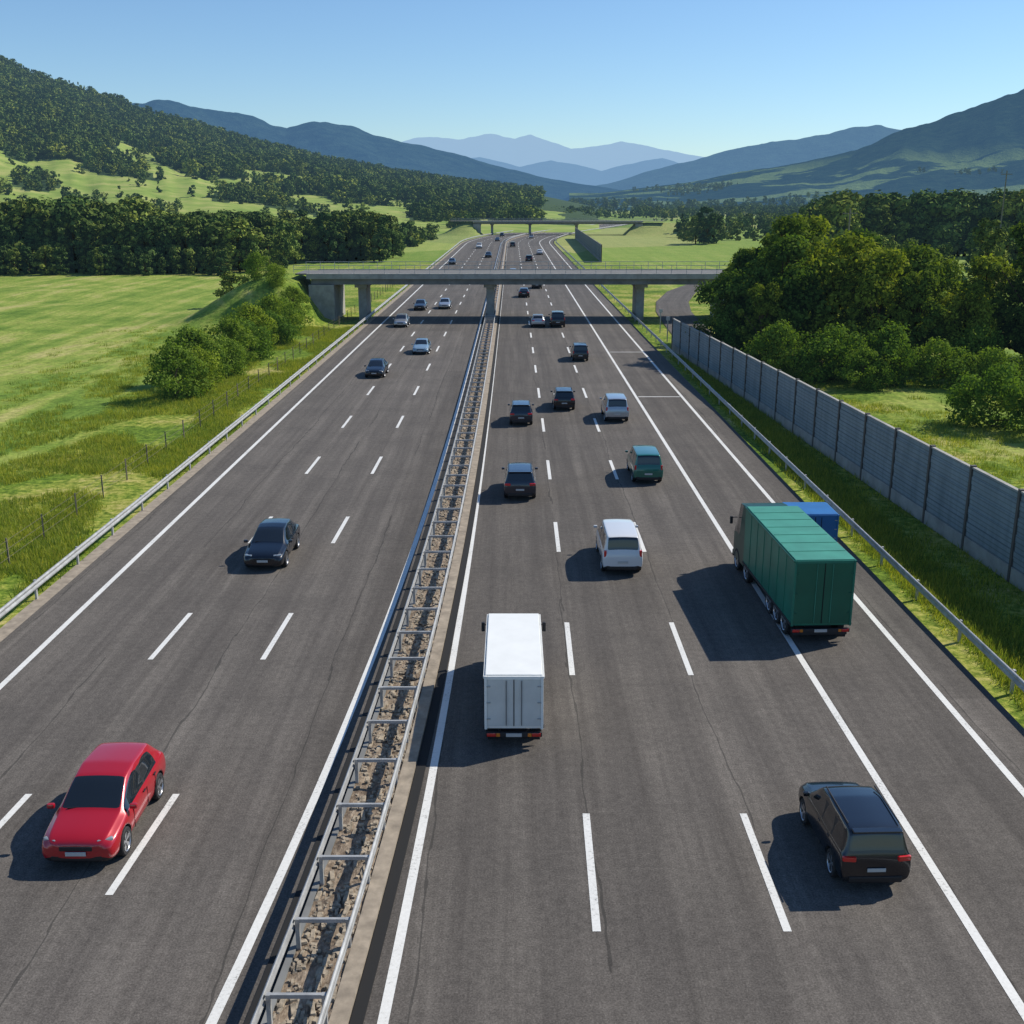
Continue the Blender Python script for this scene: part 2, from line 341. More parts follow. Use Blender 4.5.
# ------------------------------------------------------------------ bridges
def overpass(yc,xl,xr,z0,z1,wd,piers,ext):
    e=empty('overpass_bridge')
    def bx(nm,cx,cy,cz,sx,sy,sz,mat):
        v=[];f=[]; boxv(v,f,cx,cy,cz,sx,sy,sz); return mkobj(nm,v,f,[mat],e)
    cx=c(yc)
    bx('deck_slab',cx+(xl+xr)/2,yc,(z0+z1)/2-.1,xr-xl,wd,z1-z0-.2,concrete_dk)
    for s in (-1,1): bx('fascia_beam',cx+(xl+xr)/2,yc+s*(wd/2+.12),z1-.22,xr-xl+1,.5,.62,concrete)
    bx('deck_road',cx+(xl+xr)/2,yc,z1-.02,xr-xl+2*ext,wd-1.2,.16,M_asph2)
    for x in piers: 
        bx('pier',cx+x,yc,z0/2-.1,.95,wd*.55,z0+.2,concrete); bx('pier_cap',cx+x,yc,z0-.16,1.5,wd*.8,.5,concrete)
    for x in (xl+1.2,xr-1.2): bx('abutment',cx+x,yc,z0/2-.3,3.0,wd+.6,z0+.55,concrete)
    v=[];f=[];x=xl-ext
    while x<xr+ext:
        for s in (-1,1): boxv(v,f,cx+x,yc+s*(wd/2+.1),z1+.55,.05,.05,1.0)
        x+=1.8
    for s in (-1,1):
        for z in (.6,1.05): boxv(v,f,cx+(xl+xr)/2,yc+s*(wd/2+.1),z1+z,xr-xl+2*ext,.05,.05)
    mkobj('railing',v,f,[steel],e)
M_asph2=simple('bridge_road_surface',(.16,.155,.145),.8,var=.2,vscale=.7)
overpass(138,-24,28,4.35,5.55,8,(-2.65,15.6,-18.2),2)
overpass(478,-26,44,4.4,5.6,9,(-2.6,17,-18.5),10)
# ------------------------------------------------------------------ trees
def leafcloud(clumps,n,size,seed,spread=1.3):
    r=np.random.default_rng(seed); cl=np.array([q[:3] for q in clumps]); rr=np.array([q[3] for q in clumps]); sh=r.uniform(.05,1.0,len(clumps))
    pr=rr**2/np.sum(rr**2); ci=r.choice(len(clumps),n,p=pr)
    d=r.normal(size=(n,3)); d/=np.linalg.norm(d,axis=1)[:,None]
    rad=rr[ci]*np.clip(r.normal(.92,.24,n),.3,spread+.25); dd=d*np.array([1,1,.8]); p=cl[ci]+dd*rad[:,None]
    nn=d+r.normal(size=(n,3))*.6+np.array([0,0,.35]); nn/=np.linalg.norm(nn,axis=1)[:,None]
    t=np.cross(nn,r.normal(size=(n,3))); t/=np.linalg.norm(t,axis=1)[:,None]; b=np.cross(nn,t)
    s=size*r.uniform(.5,1.35,n)[:,None]
    V=np.stack([p-t*s,p-b*s*.6,p+t*s,p+b*s*.6],1).reshape(-1,3)
    shade=np.clip(sh[ci]*.6+r.uniform(0,.5,n)-.05,0,1)
    return V,np.repeat(shade,4)
def tube(v,f,p0,p1,r0,r1,n=7):
    p0=Vector(p0);p1=Vector(p1); d=(p1-p0).normalized(); a=d.orthogonal().normalized(); b_=d.cross(a); k=len(v)
    for p,r_ in ((p0,r0),(p1,r1)):
        for i in range(n):
            t=2*pi*i/n; v.append(tuple(p+a*cos(t)*r_+b_*sin(t)*r_))
    for i in range(n): f.append((k+i,k+(i+1)%n,k+n+(i+1)%n,k+n+i))
def treemesh(name,H,R,seed,nleaf,size,mat,trunk=.2,shape='round',ncl=34,cr=(.20,.40)):
    rd=random.Random(seed); cl=[]
    z0=H*trunk
    for i in range(ncl):
        t=rd.random(); z=z0+(H-z0)*(.06+.88*t)
        if shape=='round': prof=math.sqrt(max(0.05,1-(2*t-.85)**2/1.4))
        elif shape=='tall': prof=.55+.35*sin(pi*t)
        else: prof=1.05-t
        a=rd.random()*2*pi; q=R*prof*math.sqrt(rd.uniform(.12,1))*.86*(1+.28*sin(a*2+seed)+.12*sin(a*5+seed*2))
        cl.append((q*cos(a),q*sin(a),z,R*rd.uniform(*cr)*(.75 if shape=='cone' else 1)))
    v=[];f=[]
    if trunk>.05:
        tube(v,f,(0,0,-.3),(0,0,H*.4),.032*H*.7,.02*H*.7); tube(v,f,(0,0,H*.4),(R*.05,0,H*.85),.02*H*.7,.004*H)
    for q in cl[::3]:
        zb=max(.3,q[2]*.55); tube(v,f,(0,0,zb),(q[0]*.9,q[1]*.9,q[2]),.012*H*.6,.003*H,5)
    nb=len(f); nv=len(v)
    V,sh=leafcloud(cl,nleaf,size,seed)
    vv=v+[tuple(x) for x in V]; ff=f+[(nv+4*i,nv+4*i+1,nv+4*i+2,nv+4*i+3) for i in range(nleaf)]
    me=bpy.data.meshes.new(name); me.from_pydata(vv,[],ff); me.materials.append(M_bark); me.materials.append(mat)
    me.polygons.foreach_set('material_index',[0]*nb+[1]*nleaf)
    at=me.attributes.new('shade','FLOAT','POINT'); at.data.foreach_set('value',np.concatenate([np.full(nv,.5),sh]).astype(np.float32)); me.update()
    return me
C=(.11,.27)
T=[treemesh('tree_mesh_1',12,4.5,11,11500,.22,M_leaf,.10,'round',80,C),treemesh('tree_mesh_2',12,4.0,23,11000,.21,M_leafd,.08,'round',76,C),treemesh('tree_mesh_3',12,5.0,37,12500,.22,M_leaf,.10,'round',86,C),treemesh('tree_mesh_4',12,3.1,41,9000,.21,M_leafd,.08,'tall',64,C)]
MT=[treemesh('mid_tree_1',12,4.4,111,1900,.46,M_far,.08,'round',36,(.15,.34)),treemesh('mid_tree_2',12,3.8,123,1800,.45,M_fard,.06,'round',34,(.15,.34)),treemesh('mid_tree_3',12,4.9,137,2000,.48,M_far,.08,'round',38,(.15,.34)),treemesh('mid_tree_4',12,3.0,141,1600,.43,M_fard,.05,'tall',30,(.15,.34))]
Bm=[treemesh('shrub_mesh_1',4.5,2.8,51,6000,.13,M_shrub,.02,'round',44,(.14,.32)),treemesh('shrub_mesh_2',4.0,3.0,57,6000,.13,M_shrub,.02,'round',40,(.14,.32))]
LT=[treemesh('far_tree_1',12,4.8,61,240,1.1,M_far,.04,'round',14),treemesh('far_tree_2',12,4.2,67,240,1.05,M_fard,.04,'round',14),treemesh('far_tree_3',12,3.2,71,220,1.0,M_fard,.04,'cone',12),treemesh('far_tree_4',12,4.8,77,240,1.1,M_fard,.04,'round',14)]
def tree(name,me,x,y,h,base=12.,wd=1.0):
    o=bpy.data.objects.new(name,me); s=h/base; o.location=(x,y,tz(x,y)-.1); o.scale=(s*wd,s*wd,s); o.rotation_euler=(0,0,random.random()*6.28); return link(o)
rt=[(24.0,114,9.5),(20.0,100,8.2),(21.5,95,7.8),(24,99,11.2),(26,106,13.0),(28.5,98,11.6),(31,94,10.2),(33.5,92,9.0),(29,112,12.6),(35.5,99,10.6),(44.5,95,13.6),(48,92,12.8),(39,108,10.0),(50,100,13.0),(54,94,12.5),(33,106,12.0),(46,88,8.5),(38,93,7.5),(22.5,106,10.4),(42,99,9.5)]
for i,(x,y,h) in enumerate(rt): tree('deciduous_tree',T[(0,2,3,0,1,2,0,3)[i%8]],x,y,h,wd=1.0)
srcM=[]
for i in range(4):
    o=tree('deciduous_tree',MT[i],(-70,-82,-96,-112)[i],(250,255,248,252)[i],12); srcM.append(o)
rb=[(22,90,4.2),(25.5,88,4.6),(29.5,87,4.4),(33.5,86,3.8),(19.0,98,3.6),(30.8,69.5,4.2),(34,67,4.0),(38,72,3.8),(38,90,4),(37,84,3.4),(27,84.5,3),(41,84,4)]
lb=[(-24.6,80,3.7),(-23.8,84,3.3),(-25.4,87,4.1),(-23.8,92,3.2),(-25.0,97,3.9),(-24.3,102,3.6),(-25.2,107,4.1),(-24.4,112,3.5),(-25,117,4.2),(-25.2,122,4.0),(-25.2,128,3.0),(-27.5,131,2.6),(-30,133,2.8)]
for i,(x,y,h) in enumerate(rb+lb): tree('shrub',Bm[i%2],x,y,h,4.3,.95)
srcL=[]
for i in range(4):
    o=tree('distant_tree',LT[i],(90,104,120,-150)[i],(330,345,335,340)[i],9); srcL.append(o)
def scatter(name,pts,objs):
    a=np.array(pts,dtype=np.float32); me=bpy.data.meshes.new(name); me.vertices.add(len(a)); me.vertices.foreach_set('co',a[:,:3].ravel())
    at=me.attributes.new('rot','FLOAT_VECTOR','POINT'); r=np.zeros((len(a),3),np.float32); r[:,2]=a[:,3]; at.data.foreach_set('vector',r.ravel())
    at=me.attributes.new('scl','FLOAT_VECTOR','POINT'); r=np.stack([a[:,4],a[:,4],a[:,5]],1); at.data.foreach_set('vector',r.ravel())
    at=me.attributes.new('idx','INT','POINT'); at.data.foreach_set('value',a[:,6].astype(np.int32))
    me.update(); o=link(bpy.data.objects.new(name,me))
    ng=bpy.data.node_groups.new(name+'_gn','GeometryNodeTree'); ng.interface.new_socket('Geometry',in_out='INPUT',socket_type='NodeSocketGeometry'); ng.interface.new_socket('Geometry',in_out='OUTPUT',socket_type='NodeSocketGeometry')
    nd=ng.nodes; gi=nd.new('NodeGroupInput'); go=nd.new('NodeGroupOutput'); ip=nd.new('GeometryNodeInstanceOnPoints'); jn=nd.new('GeometryNodeJoinGeometry')
    for ob in objs:
        oi=nd.new('GeometryNodeObjectInfo'); oi.transform_space='ORIGINAL'; oi.inputs['Object'].default_value=ob; oi.inputs['As Instance'].default_value=True; ng.links.new(oi.outputs['Geometry'],jn.inputs[0])
    def na(nm,ty):
        q=nd.new('GeometryNodeInputNamedAttribute'); q.data_type=ty; q.inputs['Name'].default_value=nm; return q.outputs['Attribute']
    er=nd.new('FunctionNodeEulerToRotation'); ng.links.new(na('rot','FLOAT_VECTOR'),er.inputs[0])
    ng.links.new(gi.outputs[0],ip.inputs['Points']); ng.links.new(jn.outputs[0],ip.inputs['Instance']); ip.inputs['Pick Instance'].default_value=True
    ng.links.new(na('idx','INT'),ip.inputs['Instance Index']); ng.links.new(er.outputs[0],ip.inputs['Rotation']); ng.links.new(na('scl','FLOAT_VECTOR'),ip.inputs['Scale']); ng.links.new(ip.outputs[0],go.inputs[0])
    m=o.modifiers.new('scatter','NODES'); m.node_group=ng; print(name,len(a)); return o
# ------------------------------------------------------------------ hills
def interp(pr,a):
    if a<=pr[0][0]: return pr[0][1]
    for (a0,e0),(a1,e1) in zip(pr,pr[1:]):
        if a<=a1: return e0+(e1-e0)*(a-a0)/(a1-a0)
    return pr[-1][1]
def prof(px): return [((x-512)/1143.,(200-y)/1205.) for x,y in px]
def hillz(pr,Df,Dr,az,D,seed,pw=1.3,rough=.25):
    t=(D-Df)/(Dr-Df)
    if t<=0: return -6
    E=interp(pr,az); H=14+E*Dr
    n=noise.fractal((az*14*1.0+seed,D/Dr*5,seed),1,2,5)
    n2=noise.fractal((az*60+seed,D/Dr*16,seed),1,2,3)
    if t<=1: z=H*t**pw*(1+rough*n*(1-t*.85))+H*.02*n2*t
    else: z=H*(1-(t-1)*1.2)+H*.02*n2
    return z-6*(1-min(1,t*12))
def hill(name,pr,Df,Dr,mat,az0,az1,seed,na=260,nd=60,pw=1.3,rough=.25,mask=None):
    v=[];mk=[]
    for j in range(nd):
        D=Df+(Dr-Df)*1.25*j/(nd-1)
        for i in range(na):
            az=az0+(az1-az0)*i/(na-1); v.append((az*D,D,hillz(pr,Df,Dr,az,D,seed,pw,rough)))
            if mask: mk.append(1.0 if mask(az,D) else 0.0)
    f=[(j*na+i,j*na+i+1,(j+1)*na+i+1,(j+1)*na+i) for j in range(nd-1) for i in range(na-1)]
    o=mkobj(name,v,f,[mat],smooth=True)
    if mask: at=o.data.attributes.new('meadow','FLOAT','POINT'); at.data.foreach_set('value',mk)
    return o
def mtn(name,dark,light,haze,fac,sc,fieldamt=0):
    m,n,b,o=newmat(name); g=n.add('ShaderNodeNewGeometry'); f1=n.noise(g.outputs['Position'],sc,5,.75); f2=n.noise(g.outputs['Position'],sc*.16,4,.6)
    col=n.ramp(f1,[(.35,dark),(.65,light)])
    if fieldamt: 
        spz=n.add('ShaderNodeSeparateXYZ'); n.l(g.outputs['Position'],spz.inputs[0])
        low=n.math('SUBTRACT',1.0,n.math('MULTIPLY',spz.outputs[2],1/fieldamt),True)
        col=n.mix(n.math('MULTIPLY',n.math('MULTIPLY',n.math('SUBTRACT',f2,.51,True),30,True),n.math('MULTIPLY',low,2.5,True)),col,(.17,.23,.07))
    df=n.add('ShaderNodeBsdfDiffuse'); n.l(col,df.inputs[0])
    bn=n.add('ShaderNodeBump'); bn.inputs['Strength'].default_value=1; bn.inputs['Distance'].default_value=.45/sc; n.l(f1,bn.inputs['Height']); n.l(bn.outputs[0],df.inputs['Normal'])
    em=n.add('ShaderNodeEmission'); em.inputs[0].default_value=(*haze,1); mx=n.add('ShaderNodeMixShader'); mx.inputs[0].default_value=fac  # distance haze painted in: fixed share of bluish emission per ridge
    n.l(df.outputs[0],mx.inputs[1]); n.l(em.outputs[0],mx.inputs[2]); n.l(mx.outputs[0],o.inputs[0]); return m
PL=prof([(-300,14),(-100,42),(0,62),(60,82),(110,101),(150,117),(200,127),(260,146),(320,161),(400,177),(460,186),(540,195),(590,206),(620,222)])
def meadow(az,D):
    if D<590: return True
    k=noise.noise((az*20,D*.008,2))
    if az<-.36: return 610<D<820 and k>-.28
    if az<-.09: return D<1020 and k>0.0 or (D<760 and k>-.28)
    return D<900 and k>.1
hill('hill',PL,430,1500,M_hill,-.75,.094,2.0,mask=meadow)
P2=prof([(60,120),(140,105),(165,102),(190,103),(215,108),(240,111),(270,121),(290,128),(330,123),(355,126),(380,135),(440,150),(490,164),(550,178),(620,190)])
hill('mountain',P2,2600,4200,mtn('mountain_forest_blue_haze',(.012,.032,.035),(.045,.08,.06),(.11,.24,.44),.52,.012),-.5,.12,5.0,pw=1.1,rough=.4)
P3=prof([(380,150),(430,136),(460,138),(490,133),(515,139),(530,136),(570,150),(590,147),(620,140),(650,145),(690,156),(740,162),(800,172)])
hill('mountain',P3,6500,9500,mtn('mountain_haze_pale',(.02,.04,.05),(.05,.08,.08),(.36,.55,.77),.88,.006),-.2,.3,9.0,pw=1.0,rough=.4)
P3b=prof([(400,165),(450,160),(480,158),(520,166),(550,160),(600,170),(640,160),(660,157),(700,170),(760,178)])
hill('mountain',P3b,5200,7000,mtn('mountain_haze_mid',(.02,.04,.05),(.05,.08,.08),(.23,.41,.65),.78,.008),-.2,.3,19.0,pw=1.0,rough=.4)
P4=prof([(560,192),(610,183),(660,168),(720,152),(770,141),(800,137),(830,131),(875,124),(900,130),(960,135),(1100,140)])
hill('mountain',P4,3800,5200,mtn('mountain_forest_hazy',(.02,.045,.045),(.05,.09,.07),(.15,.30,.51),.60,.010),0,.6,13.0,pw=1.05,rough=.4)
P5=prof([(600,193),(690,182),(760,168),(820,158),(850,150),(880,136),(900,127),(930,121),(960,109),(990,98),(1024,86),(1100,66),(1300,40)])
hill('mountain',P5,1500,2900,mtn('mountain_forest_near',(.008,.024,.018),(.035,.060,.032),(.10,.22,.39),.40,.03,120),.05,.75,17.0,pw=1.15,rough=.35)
# ------------------------------------------------------------------ forests
pts=[]
def addp(x,y,z,h,k,base=12.): 
    s=h/base; pts.append((x,y,z,random.random()*6.28,s*random.uniform(.9,1.25),s,k))
def road_clear(x,y,m=30): return abs(x-c(y))>m and all(abs(y-b)>9 for b in (138,478))
for i in range(1400):
    y=random.uniform(205,320); x=random.uniform(-.60*y,-30)
    fe_=222+18*noise.noise((x*.03,0,1))+ (40 if x>-45 else 0)
    if y<fe_ or (x>-52 and y<270 and random.random()<.7): continue
    if y>fe_+40 and random.random()<.5: continue
    az=x/y; hm=1.0 if az<-.33 else .82
    addp(x,y,tz(x,y),random.uniform(7,14.5)*hm,random.choice((0,1,2,3,0,2)))
for i in range(60):
    x=random.uniform(-125,-55); y=217+random.uniform(-3,5); addp(x,y,tz(x,y)-.3,random.uniform(3,6),random.choice((0,2)))
scatter('tree_line',pts,srcM)
pts=[]
for i in range(300):
    y=random.uniform(262,305); x=random.uniform(.27*y,.62*y)
    if noise.noise((x*.02,y*.02,7))<-.08: continue
    addp(x,y,tz(x,y),random.uniform(9,16.5),random.randrange(4))
for i in range(12):
    x=random.uniform(62,95); addp(x,200+random.uniform(-4,4),tz(x,200),random.uniform(5,9),random.randrange(4))
addp(63,365,0,12,0); addp(66,372,0,10,2); addp(60,370,0,9,1)
for x,y,h in ((57,135,7),(-38,152,5),(-33,151,5),(39,150,6)): addp(x,y,tz(x,y)-.2,h,random.randrange(4))
scatter('tree_grove',pts,srcM)
pts=[]
for i in range(13500):
    D=590+960*random.random()**.8; az=random.uniform(-.60,.03)
    if interp(PL,az)<.004: continue
    if meadow(az,D) and random.random()>.025: continue
    addp(az*D,D,hillz(PL,430,1500,az,D,2.0)-1,random.uniform(7,14) if D>800 else random.uniform(5,10),random.choice((0,1,1,2,3)) )
for i in range(1700):
    D=random.uniform(335,590); az=random.uniform(-.62,-.03)
    if noise.noise((az*14,D*.009,5))<.20 and not (-.2<az<-.07 and D<420 and random.random()<.5): continue
    x=az*D
    if not road_clear(x,D): continue
    zz=hillz(PL,430,1500,az,D,2.0); addp(x,D,max(zz,tz(x,D))-.5,random.uniform(4,8),random.randrange(4))
scatter('hillside_forest',pts,srcL)
pts=[]
for k in range(230):
    D=380*math.exp(random.random()*2.0); az=random.uniform(-.12,.6); x0=az*D; a=random.choice((.35,.35+pi/2))+random.uniform(-.15,.15); L=random.uniform(30,160)*(D/700)**.5
    for j in range(int(L/6)):
        x=x0+cos(a)*6*j+random.uniform(-4,4); y=D+sin(a)*6*j+random.uniform(-4,4)
        if y<330 or (y<1650 and not road_clear(x,y,32)) or (y<900 and x<c(y)+60): continue
        addp(x,y,tz(x,y)-.3,random.uniform(3,8),random.randrange(4))
for D0 in (1050,1250,1600,2000,2500):
    for i in range(int(D0*.28)):
        az=random.uniform(-.14,.26); D=D0+40*noise.noise((az*9,D0,0))+random.uniform(-12,12)
        if noise.noise((az*18,D0*.3,4))<-.02 or (D<1650 and not road_clear(az*D,D,26)): continue
        addp(az*D,D,-.5,random.uniform(6,10),random.randrange(4))
for i in range(4200):
    D=random.uniform(900,2600); az=random.uniform(-.05,.62)
    if noise.noise((az*D*.004,D*.0022,8))<.20: continue
    zz=hillz(P5,1500,2900,az,D,17.0,1.15,.35) if az>.05 else -9
    x=az*D
    if zz>60 or (D<1650 and not road_clear(x,D,50)): continue
    addp(x,D,max(zz,tz(x,D))-.5,random.uniform(6,12),random.choice((0,1,2,3)))
scatter('valley_hedgerows',pts,srcL)
v=[];f=[];sh=[]
for i in range(26):
    a=random.random()*6.28; x,y=random.uniform(-.4,.4),random.uniform(-.4,.4); h=random.uniform(.10,.26); wd=.018; lx,ly=random.uniform(-.12,.12),random.uniform(-.12,.12); k=len(v)
    v+=[(x-wd*cos(a),y-wd*sin(a),-.02),(x+wd*cos(a),y+wd*sin(a),-.02),(x+lx,y+ly,h)]; f.append((k,k+1,k+2)); q=random.random(); sh+=[q,q,q]
gt=mkobj('grass_tuft',v,f,[M_grass]); gt.location=(-19,21,0); at=gt.data.attributes.new('shade','FLOAT','POINT'); at.data.foreach_set('value',np.array(sh,np.float32))
pts=[]
for i in range(20000):
    y=18+110*random.random()**1.4; x=-17.9-abs(random.gauss(0,1))*9
    if x<-.62*y-6: continue
    if noise.noise((x*.25,y*.12,6))<-.12: continue
    s=random.uniform(.6,1.4); pts.append((x,y,tz(x,y),random.random()*6.28,s,s*random.uniform(.5,1.3),0))
for i in range(11000):
    y=18+85*random.random()**1.2; x=random.uniform(15,17) if random.random()<.4 else random.uniform(15,40)
    if x>20 and noise.noise((x*.2,y*.2,6))<-.05: continue
    s=random.uniform(.6,1.4); pts.append((x,y,tz(x,y),random.random()*6.28,s,s*random.uniform(.5,1.3),0))
scatter('grass',pts,[gt])
# ------------------------------------------------------------------ vehicles
def ring(r):
    y,z0,wd,zb,zt,wr,_=r
    if zt-zb<.3: z6=zb+.55*(zt-zb); z6b=zb+.85*(zt-zb)
    else: z6=zt-.065; z6b=zt-.018
    R=[(0,z0),(wd*.82,z0),(wd*.97,z0+.10),(wd,(z0+zb)/2+.03),(wd*.985,zb-.06),(wd*.93,zb),(wr,z6),(wr-.045,z6b),(wr*.5,zt),(0,zt+.012)]
    return [(x,y,z) for x,z in R]+[(-x,y,z) for x,z in R[8:0:-1]]
def carmesh(name,rows,wy,wr_):
    v=[];f=[];mi=[]
    for r in rows: v+=ring(r)
    n=18
    for i in range(len(rows)-1):
        k=rows[i][6]
        for j in range(n):
            f.append((i*n+j,i*n+(j+1)%n,(i+1)*n+(j+1)%n,(i+1)*n+j)); s=j if j<9 else 17-j
            m=0
            if s<=1: m=2
            elif s==5 and k in 'wgk': m=1 if k!='k' else 2
            elif s in (7,8) and k in 'wr': m=1
            mi.append(m)
    f.append(tuple(range(n))[::-1]); mi.append(0); f.append(tuple((len(rows)-1)*n+i for i in range(n))); mi.append(0)
    me=bpy.data.meshes.new(name); me.from_pydata(v,[],f)
    for m in (P_red,glassm,blacktrim,arch): me.materials.append(m)
    me.polygons.foreach_set('material_index',mi)
    bm=bmesh.new(); bm.from_mesh(me); bmesh.ops.recalc_face_normals(bm,faces=bm.faces)
    cl=bm.edges.layers.float.new('crease_edge')
    for e_ in bm.edges:
        ms={ff.material_index for ff in e_.link_faces}
        if 1 in ms and len(ms)>1: e_[cl]=.95
        js=sorted(vv.index%n for vv in e_.verts)
        if js[0]==js[1] and js[0] in (5,13): e_[cl]=max(e_[cl],.7)
        if js[0]==js[1] and js[0] in (3,15): e_[cl]=max(e_[cl],.35)
        if js[0]==js[1] and js[0] in (7,11) : e_[cl]=max(e_[cl],.4)
    bm.to_mesh(me); bm.free()
    o=bpy.data.objects.new('tmp',me); S.collection.objects.link(o)
    ss=o.modifiers.new('s','SUBSURF'); ss.levels=2; ss.render_levels=2
    bm=bmesh.new()
    for yy in wy:
        for s in (-1,1):
            r_=bmesh.ops.create_cone(bm,cap_ends=True,segments=28,radius1=wr_+.06,radius2=wr_+.06,depth=.42)
            for vv in r_['verts']:
                x,y,z=vv.co; vv.co=(z+s*.90,x+yy,y+wr_)
    cm=bpy.data.meshes.new('cut'); bm.to_mesh(cm); bm.free(); 
    for m in (arch,arch,arch,arch): cm.materials.append(m)
    cm.polygons.foreach_set('material_index',[3]*len(cm.polygons))
    co=bpy.data.objects.new('cut',cm); S.collection.objects.link(co)
    bo=o.modifiers.new('b','BOOLEAN'); bo.operation='DIFFERENCE'; bo.object=co; bo.solver='EXACT'
    dg=bpy.context.evaluated_depsgraph_get(); res=bpy.data.meshes.new_from_object(o.evaluated_get(dg)); res.name=name
    bpy.data.objects.remove(o); bpy.data.objects.remove(co)
    res.polygons.foreach_set('use_smooth',[True]*len(res.polygons)); return res
hatch=[(2.05,.30,.68,.52,.64,.50,'h'),(1.99,.20,.80,.64,.75,.64,'h'),(1.75,.18,.87,.74,.85,.70,'h'),(1.25,.18,.885,.83,.94,.72,'h'),(1.05,.18,.885,.87,.98,.73,'h'),(1.0,.18,.885,.89,1.01,.73,'w'),(.22,.18,.885,.92,1.44,.64,'g'),(-.30,.18,.885,.93,1.51,.65,'k'),(-.36,.18,.885,.93,1.515,.65,'g'),(-1.32,.18,.885,.97,1.47,.63,'p'),(-1.50,.20,.88,.99,1.43,.61,'r'),(-1.86,.22,.87,1.0,1.11,.66,'h'),(-1.96,.24,.85,.90,1.02,.66,'h'),(-2.05,.34,.80,.68,.80,.62,'h')]
sedan=[(2.20,.30,.66,.48,.60,.48,'h'),(2.14,.20,.80,.58,.69,.62,'h'),(1.85,.17,.87,.70,.80,.70,'h'),(1.30,.17,.89,.79,.90,.71,'h'),(1.04,.17,.89,.84,.95,.72,'h'),(.98,.17,.89,.86,.98,.72,'w'),(.18,.17,.89,.89,1.40,.61,'g'),(-.34,.17,.89,.90,1.46,.62,'k'),(-.40,.17,.89,.90,1.46,.62,'g'),(-1.30,.17,.89,.93,1.41,.60,'p'),(-1.42,.17,.89,.94,1.38,.59,'r'),(-1.92,.19,.88,.95,1.08,.66,'h'),(-1.98,.20,.88,.93,1.06,.68,'h'),(-2.10,.24,.86,.88,1.00,.67,'h'),(-2.20,.34,.80,.66,.82,.60,'h')]
suv=[(2.10,.36,.70,.62,.76,.56,'h'),(2.05,.26,.84,.76,.88,.68,'h'),(1.85,.22,.89,.88,1.0,.74,'h'),(1.35,.22,.91,.95,1.07,.76,'h'),(1.08,.22,.91,.99,1.11,.77,'h'),(1.02,.22,.91,1.0,1.14,.77,'w'),(.45,.22,.91,1.03,1.60,.70,'g'),(-.22,.22,.91,1.04,1.67,.71,'k'),(-.28,.22,.91,1.04,1.675,.71,'g'),(-1.05,.22,.91,1.05,1.665,.71,'k'),(-1.11,.22,.91,1.05,1.66,.71,'g'),(-1.74,.22,.90,1.06,1.65,.70,'p'),(-1.90,.24,.895,1.06,1.62,.69,'r'),(-2.06,.26,.885,1.05,1.14,.73,'h'),(-2.10,.28,.88,.95,1.04,.73,'h'),(-2.15,.38,.85,.68,.84,.69,'h')]
van=[(2.20,.36,.68,.62,.74,.54,'h'),(2.14,.26,.83,.76,.88,.66,'h'),(1.95,.22,.89,.90,1.02,.72,'h'),(1.66,.22,.91,1.0,1.14,.75,'h'),(1.60,.22,.91,1.03,1.19,.76,'w'),(.95,.22,.91,1.07,1.74,.71,'g'),(.10,.22,.91,1.08,1.82,.72,'k'),(0.04,.22,.91,1.08,1.82,.72,'g'),(-.95,.22,.91,1.09,1.82,.72,'k'),(-1.01,.22,.91,1.09,1.82,.72,'g'),(-1.90,.22,.91,1.09,1.80,.71,'p'),(-2.04,.24,.90,1.09,1.76,.70,'r'),(-2.14,.26,.89,1.08,1.20,.73,'h'),(-2.19,.28,.88,.95,1.06,.72,'h'),(-2.24,.38,.84,.68,.82,.66,'h')]
KIND={'hatch':(carmesh('hatch_body',hatch,(1.28,-1.26),.33),(1.28,-1.26),.33,dict(f=2.0,r=-2.0,hz=.69,tz_=.88,mz=1.0,my=.86)),
 'sedan':(carmesh('sedan_body',sedan,(1.36,-1.32),.33),(1.36,-1.32),.33,dict(f=2.14,r=-2.13,hz=.65,tz_=.86,mz=.97,my=.84)),
 'suv':(carmesh('suv_body',suv,(1.32,-1.30),.36),(1.32,-1.30),.36,dict(f=2.05,r=-2.10,hz=.80,tz_=.98,mz=1.13,my=.90)),
 'van':(carmesh('van_body',van,(1.45,-1.38),.34),(1.45,-1.38),.34,dict(f=2.16,r=-2.18,hz=.82,tz_=1.0,mz=1.22,my=1.42))}
def bbox_mesh(name,size,bev,seg=2):
    bm=bmesh.new(); bmesh.ops.create_cube(bm,size=1)
    for v_ in bm.verts: v_.co=(v_.co.x*size[0],v_.co.y*size[1],v_.co.z*size[2])
    if bev: bmesh.ops.bevel(bm,geom=list(bm.edges),offset=min(bev,min(size)*.45),segments=seg,affect='EDGES',profile=.6)
    me=bpy.data.meshes.new(name); bm.to_mesh(me); bm.free(); return me
cache={}
def part(par,name,size,loc,mat,bev=.02,rot=(0,0,0)):
    key=(size,bev,mat.name); me=cache.get(key)
    if me is None:
        me=bbox_mesh(name,size,bev); me.materials.append(mat); cache[key]=me
    o=bpy.data.objects.new(name,me); o.location=loc; o.rotation_euler=rot; return link(o,par)
wc={}
